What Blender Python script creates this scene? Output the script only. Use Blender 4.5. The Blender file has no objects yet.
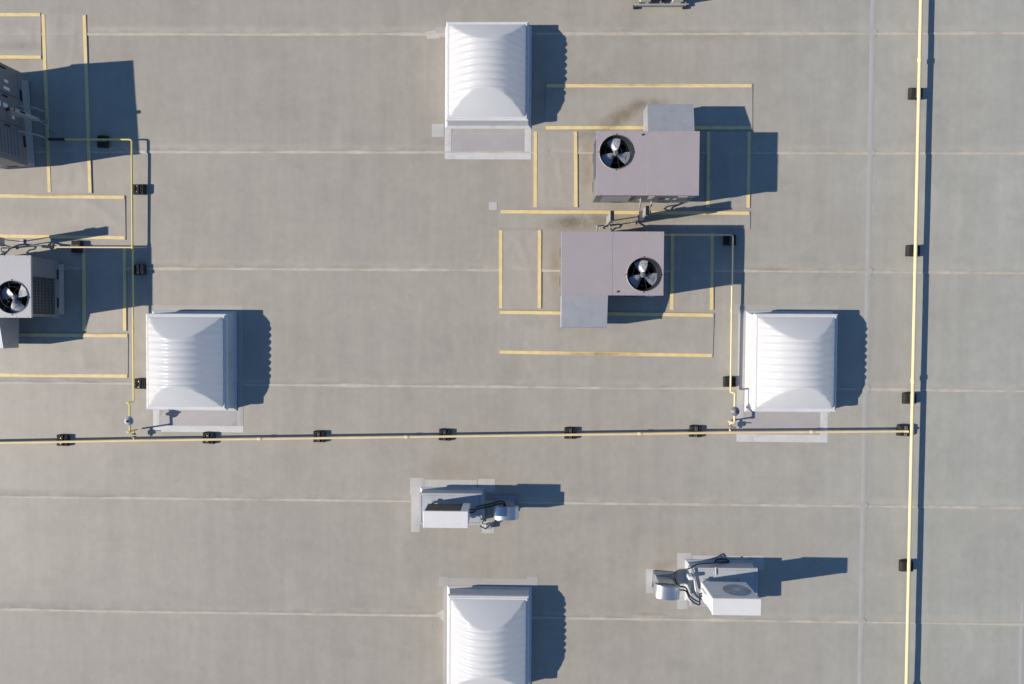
import bpy, math, random
from mathutils import Vector, Euler, Matrix, noise
R = math.radians
PI = math.pi
scn = bpy.context.scene
C = scn.collection
random.seed(7)

# ------------------------------------------------------------------ camera
CAM_H, FPX = 13.8, 690.0
cam_d = bpy.data.cameras.new('camera')
cam = bpy.data.objects.new('camera', cam_d)
C.objects.link(cam)
cam.location = (0, 0, CAM_H)
cam.rotation_euler = (R(-1.4567), R(1.0957), R(0.36))
cam_d.sensor_width = 36
cam_d.lens = 36 * FPX / 1024
cam_d.clip_end = 3000
scn.camera = cam

# ------------------------------------------------------------------ sky, sun, exposure
SUN = Vector((-1.65, -0.26, 1.0)).normalized()
ELEV = math.asin(SUN.z)
AZ = math.atan2(SUN.x, SUN.y)
w = bpy.data.worlds.new('World')
scn.world = w
w.use_nodes = True
nt = w.node_tree
sky = nt.nodes.new('ShaderNodeTexSky')
sky.sky_type = 'NISHITA'
sky.sun_disc = False
sky.sun_elevation = ELEV
sky.sun_rotation = AZ % (2 * PI)
sky.ozone_density = 7.0
sky.air_density = 1.0
sky.dust_density = 0.0
nt.nodes['Background'].inputs['Strength'].default_value = 0.100
nt.links.new(sky.outputs[0], nt.nodes['Background'].inputs['Color'])
sd = bpy.data.lights.new('sun', 'SUN')
sd.energy = 4.8
sd.angle = R(0.5)
sd.color = (1.0, 0.91, 0.80)
sun = bpy.data.objects.new('sun', sd)
C.objects.link(sun)
sun.location = (-14, -3, 14)
sun.rotation_euler = SUN.to_track_quat('Z', 'Y').to_euler()
scn.view_settings.view_transform = 'Standard'
scn.view_settings.look = 'None'
scn.view_settings.exposure = 0.16
scn.view_settings.gamma = 1.0

# ------------------------------------------------------------------ helpers
CR = Euler((R(-1.4567), R(1.0957), R(0.36)), 'XYZ').to_matrix()


def G(px, py, h=0.0):
    """where the point at height h that the survey photo shows at (px, py) stands on the roof plan"""
    d = CR @ Vector(((px - 512) / FPX, (342 - py) / FPX, -1.0))
    t = (h - CAM_H) / d.z
    return Vector((d.x * t, d.y * t, h))


class MB:
    def __init__(s):
        s.v = []; s.f = []; s.sm = []

    def add(s, vs, fs, smooth=False):
        n = len(s.v)
        s.v += [tuple(p) for p in vs]
        s.f += [tuple(i + n for i in f) for f in fs]
        s.sm += [smooth] * len(fs)
        return s

    def box(s, c, d, rz=0.0, taper=1.0, M=None):
        hx, hy, hz = d[0] / 2, d[1] / 2, d[2] / 2
        vs = []
        for z, k in ((-hz, 1.0), (hz, taper)):
            for x, y in ((-hx, -hy), (hx, -hy), (hx, hy), (-hx, hy)):
                vs.append(Vector((x * k, y * k, z)))
        m = M if M is not None else Matrix.Rotation(rz, 3, 'Z')
        vs = [m @ p + Vector(c) for p in vs]
        return s.add(vs, [(3, 2, 1, 0), (4, 5, 6, 7), (0, 1, 5, 4), (1, 2, 6, 5), (2, 3, 7, 6), (3, 0, 4, 7)])

    def bbox(s, c, d, b=0.006, rz=0.0):
        """box with bevelled vertical and top edges"""
        hx, hy, hz = d[0] / 2, d[1] / 2, d[2] / 2
        def ring(x, y, cc, z):
            return [Vector(p) for p in ((-x + cc, -y, z), (x - cc, -y, z), (x, -y + cc, z), (x, y - cc, z),
                                        (x - cc, y, z), (-x + cc, y, z), (-x, y - cc, z), (-x, -y + cc, z))]
        vs = ring(hx, hy, b, -hz) + ring(hx, hy, b, hz - b) + ring(hx - b, hy - b, b, hz)
        m = Matrix.Rotation(rz, 3, 'Z')
        vs = [m @ p + Vector(c) for p in vs]
        fs = [tuple(range(7, -1, -1)), tuple(range(16, 24))]
        for k in (0, 8):
            for i in range(8):
                j = (i + 1) % 8
                fs.append((k + i, k + j, k + j + 8, k + i + 8))
        return s.add(vs, fs)

    def tube(s, pts, r, n=10, caps=True):
        pts = [Vector(p) for p in pts]
        rings = []
        up = None
        for i, p in enumerate(pts):
            if i == 0: t = pts[1] - pts[0]
            elif i == len(pts) - 1: t = pts[-1] - pts[-2]
            else: t = (pts[i + 1] - p).normalized() + (p - pts[i - 1]).normalized()
            t = t.normalized()
            if up is None:
                up = Vector((0, 0, 1)) if abs(t.z) < 0.9 else Vector((1, 0, 0))
            a = t.cross(up).normalized()
            up = a.cross(t).normalized()
            rr = r[i] if isinstance(r, (list, tuple)) else r
            rings.append([p + (a * math.cos(2 * PI * k / n) + up * math.sin(2 * PI * k / n)) * rr for k in range(n)])
        vs = [q for ring in rings for q in ring]
        fs = []
        for i in range(len(rings) - 1):
            for k in range(n):
                l = (k + 1) % n
                fs.append((i * n + k, (i + 1) * n + k, (i + 1) * n + l, i * n + l))
        s.add(vs, fs, True)
        if caps:
            s.add(rings[0], [tuple(range(n))])
            s.add(rings[-1], [tuple(range(n - 1, -1, -1))])
        return s

    def lathe(s, c, prof, n=24, M=None, smooth=True):
        vs = []
        m = M if M is not None else Matrix.Identity(3)
        for r_, z in prof:
            for k in range(n):
                a = 2 * PI * k / n
                vs.append(m @ Vector((r_ * math.cos(a), r_ * math.sin(a), z)) + Vector(c))
        fs = []
        for i in range(len(prof) - 1):
            for k in range(n):
                l = (k + 1) % n
                fs.append((i * n + k, i * n + l, (i + 1) * n + l, (i + 1) * n + k))
        return s.add(vs, fs, smooth)

    def prism(s, poly, z0, z1):
        n = len(poly)
        vs = [(p[0], p[1], z0) for p in poly] + [(p[0], p[1], z1) for p in poly]
        fs = [tuple(range(n - 1, -1, -1)), tuple(range(n, 2 * n))]
        for i in range(n):
            j = (i + 1) % n
            fs.append((i, j, j + n, i + n))
        return s.add(vs, fs)

    def mesh(s, name):
        me = bpy.data.meshes.new(name)
        me.from_pydata(s.v, [], s.f)
        me.polygons.foreach_set('use_smooth', s.sm)
        me.update()
        return me

    def build(s, name, m, parent=None, loc=None):
        return link(name, s.mesh(name), m, parent, loc)


def link(name, me, m, parent=None, loc=None):
    o = bpy.data.objects.new(name, me)
    C.objects.link(o)
    if m is not None and not me.materials:
        me.materials.append(m)
    if parent is not None: o.parent = parent
    if loc is not None: o.location = loc
    return o


def thing(name, label, cat, loc=(0, 0, 0), rz=0.0, group=None):
    o = bpy.data.objects.new(name, None)
    C.objects.link(o)
    o.empty_display_size = 0.2
    o.location = loc
    o.rotation_euler = (0, 0, rz)
    return tag(o, label, cat, group)


def tag(o, label, cat, group=None):
    o['label'] = label
    o['category'] = cat
    if group: o['group'] = group
    return o


def copy_tree(o, parent=None):
    c = o.copy()
    C.objects.link(c)
    if parent is not None: c.parent = parent
    for ch in [k for k in o.children]:
        copy_tree(ch, c)
    return c


# ------------------------------------------------------------------ materials
def mat(name, col, rough=0.6, metal=0.0, var=0.06, scale=6.0, bump=0.0, bscale=60.0, spec=0.5, dirt=None, dscale=3.0, damt=0.3, coat=0.0):
    m = bpy.data.materials.new(name)
    m.use_nodes = True
    t = m.node_tree
    b = t.nodes['Principled BSDF']
    b.inputs['Roughness'].default_value = rough
    b.inputs['Metallic'].default_value = metal
    b.inputs['Specular IOR Level'].default_value = spec
    b.inputs['Coat Weight'].default_value = coat
    tc = t.nodes.new('ShaderNodeTexCoord')
    n = t.nodes.new('ShaderNodeTexNoise')
    n.inputs['Scale'].default_value = scale
    n.inputs['Detail'].default_value = 6
    n.inputs['Roughness'].default_value = 0.6
    t.links.new(tc.outputs['Object'], n.inputs['Vector'])
    mr = t.nodes.new('ShaderNodeMapRange')
    mr.inputs['From Min'].default_value = 0.3
    mr.inputs['From Max'].default_value = 0.7
    mr.inputs['To Min'].default_value = 1 - var
    mr.inputs['To Max'].default_value = 1 + var
    t.links.new(n.outputs['Fac'], mr.inputs['Value'])
    mul = t.nodes.new('ShaderNodeVectorMath')
    mul.operation = 'SCALE'
    mul.inputs[0].default_value = col
    t.links.new(mr.outputs[0], mul.inputs['Scale'])
    out = mul.outputs[0]
    if dirt is not None:
        n2 = t.nodes.new('ShaderNodeTexNoise')
        n2.inputs['Scale'].default_value = dscale
        n2.inputs['Detail'].default_value = 8
        n2.inputs['Roughness'].default_value = 0.7
        t.links.new(tc.outputs['Object'], n2.inputs['Vector'])
        r2 = t.nodes.new('ShaderNodeMapRange')
        r2.inputs['From Min'].default_value = 0.52
        r2.inputs['From Max'].default_value = 0.72
        r2.inputs['To Max'].default_value = damt
        t.links.new(n2.outputs['Fac'], r2.inputs['Value'])
        mx = t.nodes.new('ShaderNodeMix')
        mx.data_type = 'RGBA'
        mx.inputs[7].default_value = (*dirt, 1)
        t.links.new(out, mx.inputs[6])
        t.links.new(r2.outputs[0], mx.inputs[0])
        out = mx.outputs[2]
    t.links.new(out, b.inputs['Base Color'])
    if bump > 0:
        n3 = t.nodes.new('ShaderNodeTexNoise')
        n3.inputs['Scale'].default_value = bscale
        n3.inputs['Detail'].default_value = 4
        t.links.new(tc.outputs['Object'], n3.inputs['Vector'])
        bp = t.nodes.new('ShaderNodeBump')
        bp.inputs['Strength'].default_value = bump
        bp.inputs['Distance'].default_value = 0.01
        t.links.new(n3.outputs['Fac'], bp.inputs['Height'])
        t.links.new(bp.outputs[0], b.inputs['Normal'])
    return m


def stain_world(m, stains):
    """brown run-off stains with shapes of their own, laid on a roof material in plan"""
    t = m.node_tree
    b = t.nodes['Principled BSDF']
    src = b.inputs['Base Color'].links[0].from_socket
    geo = t.nodes.new('ShaderNodeNewGeometry')
    nz = t.nodes.new('ShaderNodeTexNoise')
    nz.inputs['Scale'].default_value = 2.6
    nz.inputs['Detail'].default_value = 9
    nz.inputs['Roughness'].default_value = 0.72
    t.links.new(geo.outputs['Position'], nz.inputs['Vector'])
    nr = t.nodes.new('ShaderNodeMapRange')
    nr.inputs['From Min'].default_value = 0.3
    nr.inputs['From Max'].default_value = 0.75
    t.links.new(nz.outputs['Fac'], nr.inputs['Value'])
    for (x, y, rx, ry, ang, amt, colr) in stains:
        mp = t.nodes.new('ShaderNodeMapping')
        mp.vector_type = 'TEXTURE'
        mp.inputs['Location'].default_value = (x, y, 0)
        mp.inputs['Rotation'].default_value = (0, 0, R(ang))
        mp.inputs['Scale'].default_value = (rx, ry, 1000)
        t.links.new(geo.outputs['Position'], mp.inputs['Vector'])
        ln = t.nodes.new('ShaderNodeVectorMath')
        ln.operation = 'LENGTH'
        t.links.new(mp.outputs[0], ln.inputs[0])
        mr = t.nodes.new('ShaderNodeMapRange')
        mr.interpolation_type = 'SMOOTHSTEP'
        mr.inputs['From Min'].default_value = 1.0
        mr.inputs['From Max'].default_value = 0.1
        mr.inputs['To Max'].default_value = amt * 1.6
        t.links.new(ln.outputs['Value'], mr.inputs['Value'])
        mu = t.nodes.new('ShaderNodeMath')
        mu.operation = 'MULTIPLY'
        mu.use_clamp = True
        t.links.new(mr.outputs[0], mu.inputs[0])
        t.links.new(nr.outputs[0], mu.inputs[1])
        mx = t.nodes.new('ShaderNodeMix')
        mx.data_type = 'RGBA'
        mx.inputs[7].default_value = (*colr, 1)
        t.links.new(src, mx.inputs[6])
        t.links.new(mu.outputs[0], mx.inputs[0])
        src = mx.outputs[2]
    t.links.new(src, b.inputs['Base Color'])


BROWN = (0.17, 0.125, 0.075)
TAN = (0.30, 0.23, 0.15)
GREY = (0.22, 0.21, 0.20)


def P2(px, py):
    g = G(px, py)
    return g.x, g.y


STAINS = [
    (*P2(622, 116), 0.72, 0.26, 38, 0.75, BROWN),
    (*P2(648, 104), 0.55, 0.14, 8, 0.6, BROWN),
    (*P2(592, 134), 0.5, 0.12, 10, 0.5, BROWN),
    (*P2(580, 222), 1.0, 0.24, 4, 0.8, BROWN),
    (*P2(630, 222), 0.9, 0.25, 0, 0.6, TAN),
    (*P2(775, 270), 0.7, 0.1, -3, 0.5, TAN),
    (*P2(700, 36), 1.6, 0.16, 0, 0.3, TAN),
    (*P2(25, 208), 0.8, 0.35, 0, 0.3, GREY),
    (*P2(20, 46), 0.7, 0.16, 0, 0.5, GREY),
    (*P2(95, 366), 0.6, 0.14, 5, 0.35, TAN),
    (*P2(448, 468), 0.9, 0.35, 5, 0.25, TAN),
    (*P2(664, 566), 0.4, 0.2, 20, 0.5, TAN),
    (*P2(650, 614), 0.5, 0.05, -2, 0.6, TAN),
    (*P2(460, 155), 0.4, 0.05, 0, 0.5, TAN),
    (*P2(170, 268), 0.7, 0.12, 0, 0.35, TAN),
    (*P2(605, 122), 0.7, 0.14, 25, 0.45, TAN),
    (*P2(560, 90), 1.0, 0.3, 10, 0.35, TAN),
    (*P2(690, 215), 1.2, 0.2, 5, 0.5, TAN),
    (*P2(70, 235), 1.0, 0.3, 5, 0.4, TAN),
    (*P2(588, 165), 0.2, 0.8, 0, 0.75, TAN),
    (*P2(556, 265), 0.2, 0.75, 0, 0.7, TAN),
]

ROW0, ROWS = -0.0908 + 2.5 * 2.332, 2.332


def membrane_mat(name, col, col_e):
    m = mat(name, col, rough=0.55, var=0.02, scale=1.3, spec=0.35)
    t = m.node_tree
    b = t.nodes['Principled BSDF']
    src = b.inputs['Base Color'].links[0].from_socket
    geo = t.nodes.new('ShaderNodeNewGeometry')
    oi = t.nodes.new('ShaderNodeObjectInfo')

    # warmer tan tone over the western part, drifting to a greyer tone in the east
    sx_ = t.nodes.new('ShaderNodeSeparateXYZ')
    t.links.new(geo.outputs['Position'], sx_.inputs[0])
    nb = t.nodes.new('ShaderNodeTexNoise')
    nb.inputs['Scale'].default_value = 0.33
    nb.inputs['Detail'].default_value = 5
    t.links.new(geo.outputs['Position'], nb.inputs['Vector'])
    ad = t.nodes.new('ShaderNodeMath'); ad.operation = 'MULTIPLY_ADD'
    ad.inputs[1].default_value = 9.0
    t.links.new(nb.outputs['Fac'], ad.inputs[0]); t.links.new(sx_.outputs['X'], ad.inputs[2])
    mr0 = t.nodes.new('ShaderNodeMapRange'); mr0.interpolation_type = 'SMOOTHSTEP'
    mr0.inputs['From Min'].default_value = 5.5; mr0.inputs['From Max'].default_value = 14.5
    t.links.new(ad.outputs[0], mr0.inputs['Value'])
    rt = t.nodes.new('ShaderNodeMix'); rt.data_type = 'RGBA'
    k = [col_e[q] / col[q] for q in range(3)]
    rt.inputs[6].default_value = (1, 1, 1, 1); rt.inputs[7].default_value = (*k, 1)
    t.links.new(mr0.outputs[0], rt.inputs[0])
    vm = t.nodes.new('ShaderNodeVectorMath'); vm.operation = 'MULTIPLY'
    t.links.new(src, vm.inputs[0]); t.links.new(rt.outputs[2], vm.inputs[1])
    src = vm.outputs[0]

    def noisy(scalev, lo, hi, f0=0.3, f1=0.7, det=6):
        nonlocal src
        mp = t.nodes.new('ShaderNodeMapping')
        mp.inputs['Scale'].default_value = scalev
        t.links.new(geo.outputs['Position'], mp.inputs['Vector'])
        n = t.nodes.new('ShaderNodeTexNoise')
        n.inputs['Scale'].default_value = 1.0
        n.inputs['Detail'].default_value = det
        n.inputs['Roughness'].default_value = 0.62
        t.links.new(mp.outputs[0], n.inputs['Vector'])
        mr = t.nodes.new('ShaderNodeMapRange')
        mr.inputs['From Min'].default_value = f0
        mr.inputs['From Max'].default_value = f1
        mr.inputs['To Min'].default_value = lo
        mr.inputs['To Max'].default_value = hi
        t.links.new(n.outputs['Fac'], mr.inputs['Value'])
        s = t.nodes.new('ShaderNodeVectorMath')
        s.operation = 'SCALE'
        t.links.new(src, s.inputs[0])
        t.links.new(mr.outputs[0], s.inputs['Scale'])
        src = s.outputs[0]
    noisy((3.4, 0.25, 1), 0.945, 1.05)           # streaks left by the broom along the fall
    noisy((7.0, 5.0, 1), 0.955, 1.045)            # mottled dirt
    noisy((0.35, 0.5, 1), 0.96, 1.04)             # broad patches
    noisy((1.7, 2.3, 1), 0.96, 1.02, 0.33, 0.62, 12)
    noisy((1.1, 0.6, 1), 1.0, 1.05, 0.57, 0.66, 9)        # pale scuffs
    noisy((9.0, 3.2, 4), 1.0, 1.10, 0.66, 0.74, 6)         # whitish flecks
    noisy((0.8, 1.3, 2), 0.96, 1.0, 0.36, 0.43, 9)         # dried puddles
    noisy((55, 55, 1), 0.95, 1.05, det=2)         # grain
    # each roll a little different
    mr = t.nodes.new('ShaderNodeMapRange')
    mr.inputs['To Min'].default_value = 0.975
    mr.inputs['To Max'].default_value = 1.025
    t.links.new(oi.outputs['Random'], mr.inputs['Value'])
    s = t.nodes.new('ShaderNodeVectorMath')
    s.operation = 'SCALE'
    t.links.new(src, s.inputs[0])
    t.links.new(mr.outputs[0], s.inputs['Scale'])
    src = s.outputs[0]
    # worn, washed lap above each seam with the fastener plates printing through
    sep = t.nodes.new('ShaderNodeSeparateXYZ')
    t.links.new(geo.outputs['Position'], sep.inputs[0])
    a1 = t.nodes.new('ShaderNodeMath'); a1.operation = 'SUBTRACT'; a1.inputs[1].default_value = ROW0 - 20 * ROWS
    a2 = t.nodes.new('ShaderNodeMath'); a2.operation = 'MODULO'; a2.inputs[1].default_value = ROWS
    t.links.new(sep.outputs['Y'], a1.inputs[0]); t.links.new(a1.outputs[0], a2.inputs[0])
    lap = t.nodes.new('ShaderNodeMapRange')
    lap.inputs['From Min'].default_value = 0.16
    lap.inputs['From Max'].default_value = 0.06
    t.links.new(a2.outputs[0], lap.inputs['Value'])
    mp = t.nodes.new('ShaderNodeMapping')
    mp.inputs['Scale'].default_value = (3.2, 6, 1)
    t.links.new(geo.outputs['Position'], mp.inputs['Vector'])
    n = t.nodes.new('ShaderNodeTexNoise')
    n.inputs['Scale'].default_value = 1.0
    n.inputs['Detail'].default_value = 5
    t.links.new(mp.outputs[0], n.inputs['Vector'])
    r2 = t.nodes.new('ShaderNodeMapRange')
    r2.inputs['From Min'].default_value = 0.45
    r2.inputs['From Max'].default_value = 0.65
    r2.inputs['To Max'].default_value = 0.8
    t.links.new(n.outputs['Fac'], r2.inputs['Value'])
    mu = t.nodes.new('ShaderNodeMath'); mu.operation = 'MULTIPLY'
    t.links.new(lap.outputs[0], mu.inputs[0]); t.links.new(r2.outputs[0], mu.inputs[1])
    mx = t.nodes.new('ShaderNodeMix')
    mx.data_type = 'RGBA'
    mx.inputs[7].default_value = (0.47, 0.435, 0.375, 1)
    t.links.new(src, mx.inputs[6]); t.links.new(mu.outputs[0], mx.inputs[0])
    src = mx.outputs[2]
    vo = t.nodes.new('ShaderNodeTexVoronoi')
    vo.inputs['Scale'].default_value = 1.7
    t.links.new(geo.outputs['Position'], vo.inputs['Vector'])
    vr = t.nodes.new('ShaderNodeMapRange')
    vr.inputs['From Min'].default_value = 0.035; vr.inputs['From Max'].default_value = 0.02
    vr.inputs['To Max'].default_value = 0.55
    t.links.new(vo.outputs['Distance'], vr.inputs['Value'])
    sp = t.nodes.new('ShaderNodeSeparateXYZ')
    t.links.new(vo.outputs['Color'], sp.inputs[0])
    gt = t.nodes.new('ShaderNodeMath'); gt.operation = 'GREATER_THAN'; gt.inputs[1].default_value = 0.72
    t.links.new(sp.outputs['X'], gt.inputs[0])
    gm_ = t.nodes.new('ShaderNodeMath'); gm_.operation = 'MULTIPLY'
    t.links.new(gt.outputs[0], gm_.inputs[0]); t.links.new(vr.outputs[0], gm_.inputs[1])
    mx = t.nodes.new('ShaderNodeMix'); mx.data_type = 'RGBA'
    mx.inputs[7].default_value = (0.20, 0.17, 0.13, 1)
    t.links.new(src, mx.inputs[6]); t.links.new(gm_.outputs[0], mx.inputs[0])
    src = mx.outputs[2]
    t.links.new(src, b.inputs['Base Color'])
    stain_world(m, STAINS)
    # fine fabric relief
    n3 = t.nodes.new('ShaderNodeTexNoise')
    n3.inputs['Scale'].default_value = 35
    n3.inputs['Detail'].default_value = 5
    t.links.new(geo.outputs['Position'], n3.inputs['Vector'])
    bp = t.nodes.new('ShaderNodeBump')
    bp.inputs['Strength'].default_value = 0.25
    bp.inputs['Distance'].default_value = 0.004
    t.links.new(n3.outputs['Fac'], bp.inputs['Height'])
    t.links.new(bp.outputs[0], b.inputs['Normal'])
    return m


MEM = membrane_mat('membrane_weathered', (0.392, 0.358, 0.300), (0.408, 0.400, 0.347))
MEM_E = MEM
PADM = membrane_mat('walkway_pad_grey', (0.405, 0.372, 0.315), (0.415, 0.400, 0.348))
BEAD = mat('seam_sealant', (0.51, 0.465, 0.38), 0.7, var=0.14, scale=4, dirt=(0.37, 0.31, 0.23), dscale=1.6, damt=0.85)
PATCH = mat('membrane_patch', (0.53, 0.51, 0.475), 0.5, var=0.07, scale=4, dirt=(0.40, 0.37, 0.32), dscale=4, damt=0.8)
STRIPM = mat('cover_strip', (0.43, 0.42, 0.385), 0.55, var=0.06, scale=3, dirt=(0.38, 0.36, 0.335), dscale=1.5, damt=0.8)
BRIGHT = mat('new_white_flashing', (0.62, 0.61, 0.585), 0.5, var=0.06, scale=4, dirt=(0.45, 0.41, 0.35), dscale=5, damt=0.6)
FAINT = mat('flashing_weathered', (0.43, 0.41, 0.375), 0.55, var=0.06, scale=4, dirt=(0.37, 0.35, 0.31), dscale=4, damt=0.7)
ECURB = mat('equipment_curb_membrane', (0.44, 0.455, 0.47), 0.5, var=0.06, scale=5)
RCURB = mat('unit_curb_membrane', (0.36, 0.36, 0.355), 0.55, var=0.06, scale=5)
SKIRT = mat('skirt_sheet', (0.42, 0.395, 0.385), 0.5, var=0.05, scale=3)
CURBM = mat('curb_membrane', (0.58, 0.58, 0.57), 0.5, var=0.06, scale=5, dirt=(0.35, 0.32, 0.28), dscale=4, damt=0.35)
YEL = mat('safety_yellow_worn', (0.82, 0.63, 0.275), 0.6, var=0.1, scale=7, dirt=(0.68, 0.60, 0.44), dscale=4, damt=0.7)
stain_world(YEL, [s for s in STAINS[:4]] + [(*P2(600, 354), 1.2, 0.06, 0, 0.7, BROWN), (*P2(100, 333), .5, .06, 0, .6, BROWN),
                                       (*P2(50, 195), 1.0, 0.05, 0, 0.6, BROWN), (*P2(640, 85), 1.5, 0.05, 0, 0.4, BROWN), (*P2(40, 374), 1.0, 0.04, 0, 0.5, BROWN)])
PIPEM = mat('gas_pipe_cream_yellow', (0.84, 0.66, 0.35), 0.45, var=0.06, scale=2.5, dirt=(0.62, 0.5, 0.3), dscale=6, damt=0.4)
PIPEY = mat('gas_pipe_yellow', (0.76, 0.62, 0.17), 0.45, var=0.08, scale=2.5, dirt=(0.6, 0.45, 0.2), dscale=6, damt=0.4)
RUB = mat('recycled_rubber', (0.022, 0.022, 0.021), 0.85, var=0.3, scale=30, bump=0.4, bscale=90)
GALV = mat('galvanised_steel', (0.55, 0.56, 0.57), 0.35, metal=0.85, var=0.08, scale=18)
GALVD = mat('dull_galvanised', (0.42, 0.43, 0.445), 0.5, metal=0.3, var=0.07, scale=5, dirt=(0.27, 0.26, 0.24), dscale=3, damt=0.3)
SPUN = mat('bright_sheet_metal', (0.62, 0.64, 0.66), 0.36, metal=0.85, var=0.05, scale=9)
CAB = mat('cabinet_paint', (0.405, 0.353, 0.352), 0.42, var=0.03, scale=2.2, dirt=(0.46, 0.40, 0.35), dscale=3.6, damt=0.6, bump=0.04, bscale=3)
CABS = mat('cabinet_side_shaded', (0.19, 0.19, 0.20), 0.45, var=0.04, scale=3, dirt=(0.3, 0.25, 0.2), dscale=4, damt=0.4)  # shade of the unit sides put into the colour: darker, bluer than the lid
DARK = mat('dark_cavity', (0.012, 0.012, 0.014), 0.8, var=0.2)
BLACK = mat('black_plastic', (0.02, 0.02, 0.022), 0.45, var=0.1)
COIL = mat('coil_fins', (0.085, 0.085, 0.085), 0.5, metal=0.4, var=0.3, scale=9)
BLADE = mat('fan_blade_aluminium', (0.40, 0.42, 0.45), 0.5, metal=0.35, var=0.08, scale=9)
MOTOR = mat('motor_grey', (0.20, 0.20, 0.21), 0.5, var=0.15, scale=20)
WHITE = mat('white_enamel', (0.78, 0.76, 0.73), 0.4, var=0.025, scale=4, dirt=(0.62, 0.58, 0.52), dscale=5, damt=0.3)
FRAME = mat('white_frame_metal', (0.70, 0.69, 0.68), 0.35, var=0.04, scale=6)
LABELM = mat('sticker', (0.75, 0.75, 0.74), 0.5, var=0.05)
BOUNCE = mat('white_bounce_plate', (0.85, 0.85, 0.84), 0.6, var=0.02)  # bright white for the plate added under the domes
PVC = mat('grey_conduit', (0.33, 0.33, 0.33), 0.5, var=0.05)
CREAM = mat('cream_paint', (0.66, 0.60, 0.44), 0.5, var=0.06, scale=5, dirt=(0.4, 0.33, 0.22), dscale=5, damt=0.4)
COPPER = mat('brass', (0.55, 0.40, 0.16), 0.35, metal=0.8, var=0.1)
CONC = mat('wall_concrete', (0.38, 0.36, 0.33), 0.8, var=0.1, scale=2)
ASPH = mat('asphalt', (0.05, 0.05, 0.052), 0.9, var=0.15, scale=2)


def dome_mat():
    m = mat('white_acrylic_dome', (0.82, 0.81, 0.785), 0.3, var=0.015, scale=3, spec=0.55, dirt=(0.72, 0.71, 0.68), dscale=2.5, damt=0.35)
    b = m.node_tree.nodes['Principled BSDF']
    b.inputs['Coat Weight'].default_value = 0.25
    b.inputs['Coat Roughness'].default_value = 0.12
    t = m.node_tree
    tr = t.nodes.new('ShaderNodeBsdfTranslucent')
    tr.inputs['Color'].default_value = (0.96, 0.96, 0.96, 1)
    mx = t.nodes.new('ShaderNodeMixShader')
    mx.inputs[0].default_value = 0.46
    t.links.new(b.outputs[0], mx.inputs[1])
    t.links.new(tr.outputs[0], mx.inputs[2])
    t.links.new(mx.outputs[0], t.nodes['Material Output'].inputs['Surface'])
    return m


DOME = dome_mat()

# ------------------------------------------------------------------ setting
gm = MB().prism([(-1500, -1500), (1500, -1500), (1500, 1500), (-1500, 1500)], -8.2, -8.0)
o = gm.build('ground', ASPH); o['kind'] = 'structure'
XW, XE, YS, YN = -24.0, 24.0, ROW0 - 9 * ROWS, ROW0 + 5 * ROWS
deck = MB().prism([(XW, YS), (XE, YS), (XE, YN), (XW, YN)], -8.0, -0.012).build('roof', CONC)
deck['kind'] = 'structure'
par = MB()
for a, b_ in (((XW - .3, YS - .3), (XE + .3, YS)), ((XW - .3, YN), (XE + .3, YN + .3)), ((XW - .3, YS), (XW, YN)), ((XE, YS), (XE + .3, YN))):
    par.prism([(a[0], a[1]), (b_[0], a[1]), (b_[0], b_[1]), (a[0], b_[1])], -8.0, 0.5)
par.build('parapet', CONC, deck)


def relief(x, y):
    return 0.0032 * noise.noise((x * 0.55, y * 0.8, 3.1)) + 0.0016 * noise.noise((x * 2.1, y * 1.7, 8.4))


def sheet(k, x0, x1, m):
    yS = ROW0 - (k + 1) * ROWS
    yN = ROW0 - k * ROWS + 0.13
    nx = max(3, int((x1 - x0) / 0.22))
    ny = 12
    vs, fs = [], []
    for j in range(ny + 1):
        t = j / ny
        for i in range(nx + 1):
            x = x0 + (x1 - x0) * i / nx
            wob = 0.012 * noise.noise((x * 0.35, k * 5.7, 1.0)) if j == 0 else 0
            y = yS + (yN - yS) * t + wob
            vs.append((x, y, 0.009 * (1 - t) + relief(x, y) - 0.004))
    n0 = len(vs)
    for j in range(ny):
        for i in range(nx):
            a = j * (nx + 1) + i
            fs.append((a, a + 1, a + nx + 2, a + nx + 1))
    for i in range(nx + 1):        # turned-down south edge
        p = vs[i]
        vs.append((p[0], p[1] - 0.001, p[2] - 0.008))
    for i in range(nx):
        fs.append((n0 + i, n0 + i + 1, i + 1, i))
    mb = MB(); mb.add(vs, fs, True)
    o = mb.build('membrane_sheet', m, deck)
    # sealant bead along the lap edge
    bv, bf = [], []
    for i in range(nx + 1):
        p = vs[i]
        wd = 0.019 + 0.016 * noise.noise((p[0] * 1.9, k * 3.3, 9.0))
        bv += [(p[0], p[1] - wd, p[2] - 0.007), (p[0], p[1] - wd * .4, p[2] + 0.003), (p[0], p[1] + wd * .9, p[2] + 0.0035), (p[0], p[1] + wd * 1.6, p[2] + 0.0005)]
    for i in range(nx):
        for q in range(3):
            a = i * 4 + q
            bf.append((a, a + 4, a + 5, a + 1))
    mb = MB(); mb.add(bv, [f[::-1] for f in bf], True)
    mb.build('lap_seam', BEAD, o)
    return o


XV = 6.755
for k in range(-5, 9):
    sheet(k, XW, XV, MEM)
    sheet(k, XV, XE, MEM_E)


def surf(x, y):
    """height of the membrane at a plan position"""
    k = math.floor((ROW0 - y) / ROWS)
    yS = ROW0 - (k + 1) * ROWS
    t = (y - yS) / (ROWS + 0.13)
    return 0.009 * (1 - t) + relief(x, y) - 0.004


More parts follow.
